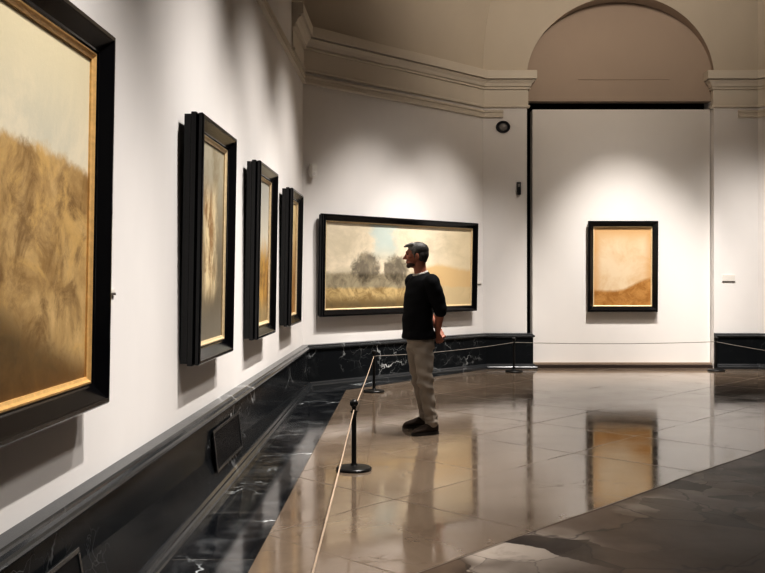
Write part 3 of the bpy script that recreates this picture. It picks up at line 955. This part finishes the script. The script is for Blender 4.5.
# pale undershirt neck showing above the sweater
b = bmesh.new()
prev = None
Ft = (F - UP * .30).normalized(); Nt = R.cross(Ft).normalized()
if Nt.z < 0: Nt = -Nt
for (rr, zz) in ((.088, -.020), (.086, .002), (.080, .011), (.073, .012), (.068, .006), (.066, -.03)):
    ring = [b.verts.new(V((-.034, 0, 1.494)) + Nt * zz + R * rr * .98 * math.cos(2 * PI * k / 32) + Ft * rr * .86 * math.sin(2 * PI * k / 32)) for k in range(32)]
    if prev:
        for k in range(32): b.faces.new((prev[k], prev[(k + 1) % 32], ring[(k + 1) % 32], ring[k]))
    prev = ring
from_bm('undershirt_collar', b, M_TEE, man, True)
# trousers
b = bmesh.new()
torso(b, 0.0, [(.74, -.022, 0, .10, .08), (.80, -.026, 0, .160, .118), (.86, -.034, 0, .168, .128), (.93, -.036, 0, .160, .114), (.985, -.044, 0, .152, .110)])
def trouser_leg(b, hip, kn, an):
    d1, d2 = kn - hip, an - kn
    end = an + V((0, 0, .012))
    tube(b, [hip, hip + d1 * .3, hip + d1 * .7, kn, kn + d2 * .3, kn + d2 * .62, kn + d2 * .80, kn + d2 * .84, kn + d2 * .90, kn + d2 * .935, end], [(.086, .092), (.086, .093), (.076, .082), (.068, .072), (.063, .068), (.057, .061), (.055, .059), (.062, .065), (.055, .058), (.063, .066), (.058, .062)], 24, ref=F)
    # soft creases behind the knee and stacked above the shoe
    for z, r_ in ((.22, .068), (.17, .069)):
        c = kn.lerp(an, (kn.z - z) / (kn.z - an.z))
        tube(b, [c + F * .045 + UP * .012, c - R * .05, c - F * .045 - UP * .010], [.018, .020, .018], 8, ref=UP)
trouser_leg(b, hipL, kneeL, ankL); trouser_leg(b, hipR, kneeR, ankR)
def leg_folds(co):
    k = .35 + 1.6 * math.exp(-((co.z - .50) / .10) ** 2) + 1.5 * math.exp(-((co.z - .17) / .10) ** 2) + .8 * math.exp(-((co.z - .80) / .09) ** 2)
    a = math.sin(co.z * 62 + co.x * 24 + co.y * 9) + .7 * math.sin(co.z * 33 - co.x * 40 + 1.2) + .5 * math.sin(co.x * 70 + co.z * 18)
    side = V((co.x - .0, co.y - (.1 if co.y > .04 else -.1), 0))
    if side.length > 1e-5: side.normalize()
    return co + side * .0042 * k * a
remeshed('trousers', b, .006, 2, M_TROUSER, man, leg_folds)
# shoes
def shoe(heel, toe):
    d = (toe - heel).normalized(); s = V((-d.y, d.x, 0)); L = (toe - heel).length
    b = bmesh.new()
    secs = []
    for f_, w, h0, h1 in ((.0, .018, .02, .085), (.03, .030, .02, .112), (.14, .037, .018, .135), (.27, .037, .018, .130), (.42, .039, .018, .106), (.60, .046, .018, .086), (.76, .047, .018, .072), (.90, .038, .018, .060), (.97, .024, .02, .040), (1.0, .010, .022, .034)):
        secs.append((heel + d * L * f_ + UP * (h0 + h1) / 2, s, UP, w, (h1 - h0) / 2))
    loft(b, secs, 24)
    o = remeshed('shoe', b, .005, 2, M_SHOE, man)
    b = bmesh.new()
    ring0, ring1 = [], []
    out = []
    for f_, w in ((-.02, .016), (.02, .030), (.14, .038), (.27, .037), (.42, .038), (.60, .047), (.76, .049), (.90, .041), (.98, .026), (1.015, .010)):
        out.append((f_, w))
    contour = [heel + d * L * f_ + s * w for f_, w in out] + [heel + d * L * f_ - s * w for f_, w in reversed(out)]
    lo = [b.verts.new((p.x, p.y, .001)) for p in contour]; hi = [b.verts.new((p.x, p.y, .026)) for p in contour]
    n_ = len(contour)
    b.faces.new(list(reversed(lo))); b.faces.new(hi)
    for k in range(n_): b.faces.new((lo[k], lo[(k + 1) % n_], hi[(k + 1) % n_], hi[k]))
    from_bm('sole', b, M_SOLE, o)
shoe(heelL, toeL); shoe(heelR, toeR)

# ------------------------------------------------------------------ lights
def spot(loc, aim, power, size, blend=1.0, radius=.05, col=(1, .965, .935)):
    l = bpy.data.lights.new('gallery_and_fill_spot', 'SPOT'); l.energy = power; l.spot_size = math.radians(size); l.spot_blend = blend
    l.shadow_soft_size = radius; l.color = col
    o = bpy.data.objects.new('gallery_and_fill_spot', l); COL.objects.link(o); o.location = loc
    o.rotation_euler = (Vector(aim) - Vector(loc)).to_track_quat('-Z', 'Y').to_euler()
    return o
tl = Vector((.03, 1)).normalized(); nl = Vector((tl.y, -tl.x))
def wall_spot(base, n, D, z, aimz, power, size, along=0.0, tdir=None, **kw):
    b = Vector(base); loc = b + n * D
    if tdir is not None: loc = loc + tdir * along
    return spot((loc.x, loc.y, z), (b.x, b.y, aimz), power, size, **kw)
ZL, SZ, AZ = 6.2, 59, -.9
for y, pw in ((3.3, 1300), (6.35, 1250), (8.6, 1200), (10.8, 1150)):
    wall_spot((Lx(y), y), nl, 2.6, ZL, AZ, pw, SZ)
wall_spot((Lx(.2), .2), nl, 2.6, ZL, AZ, 800, SZ)
for y in (3.6, 6.6, 9.6):
    wall_spot((Lx(y), y), nl, 3.6, ZL, -.6, 640, 50, radius=.25)  # added broad fill to lift the lower left wall, not picture lamps
for t in (1.1, 2.5):
    p = on_diag(t); wall_spot((p.x, p.y), nA, 2.7, ZL, -.7, 1350, 49, .4, dA)
wall_spot((3.86, YB + .14), Vector((0, -1)), 2.7, ZL, -.6, 1850, 48)
wall_spot((3.86, YB), Vector((0, -1)), 4.0, ZL, .3, 260, 60, radius=.25)  # added broad fill for the lower end wall
p = on_diag(1.8); wall_spot((p.x, p.y), nA, 4.0, ZL, .3, 260, 60, radius=.25)  # same added fill for the diagonal wall
pr = Vector(mir(on_diag(2.4))); wall_spot((pr.x, pr.y), Vector((-nA.x, nA.y)), 2.8, ZL, -.4, 1150, SZ)
wall_spot((5.65, YB), Vector((0, -1)), 2.7, ZL, -.4, 600, 50)
for y in (4.0, 8.5):
    wall_spot((2 * AX - Lx(y), y), -nl, 2.7, ZL, .8, 160, SZ)
# added fill with no fixture: soft warm wash over the vault and cornices
spot((3.6, 8.4, 6.7), (3.1, 15.2, 7.3), 900, 84, 1.0, .5, (1, .90, .79))
# world: a trace of warm ambient
w = bpy.data.worlds.new('world'); scene.world = w; w.use_nodes = True
w.node_tree.nodes['Background'].inputs[0].default_value = (1, .85, .7, 1)
w.node_tree.nodes['Background'].inputs[1].default_value = .02

# ------------------------------------------------------------------ camera
cam = bpy.data.cameras.new('camera'); co = bpy.data.objects.new('camera', cam); COL.objects.link(co)
co.location = (0, 0, 1.46); co.rotation_euler = (PI / 2, 0, 0)
cam.sensor_fit = 'HORIZONTAL'; cam.sensor_width = 36.0; cam.lens = 36.0 * 950 / 765
cam.shift_y = -(286.5 - 277) / 765.0
cam.clip_start = .05; cam.clip_end = 100
scene.camera = co
scene.view_settings.view_transform = 'Standard'
scene.view_settings.look = 'None'
scene.view_settings.exposure = 0.3
scene.view_settings.gamma = 0.76
scene.cycles.sample_clamp_indirect = 4.0
scene.cycles.max_bounces = 8
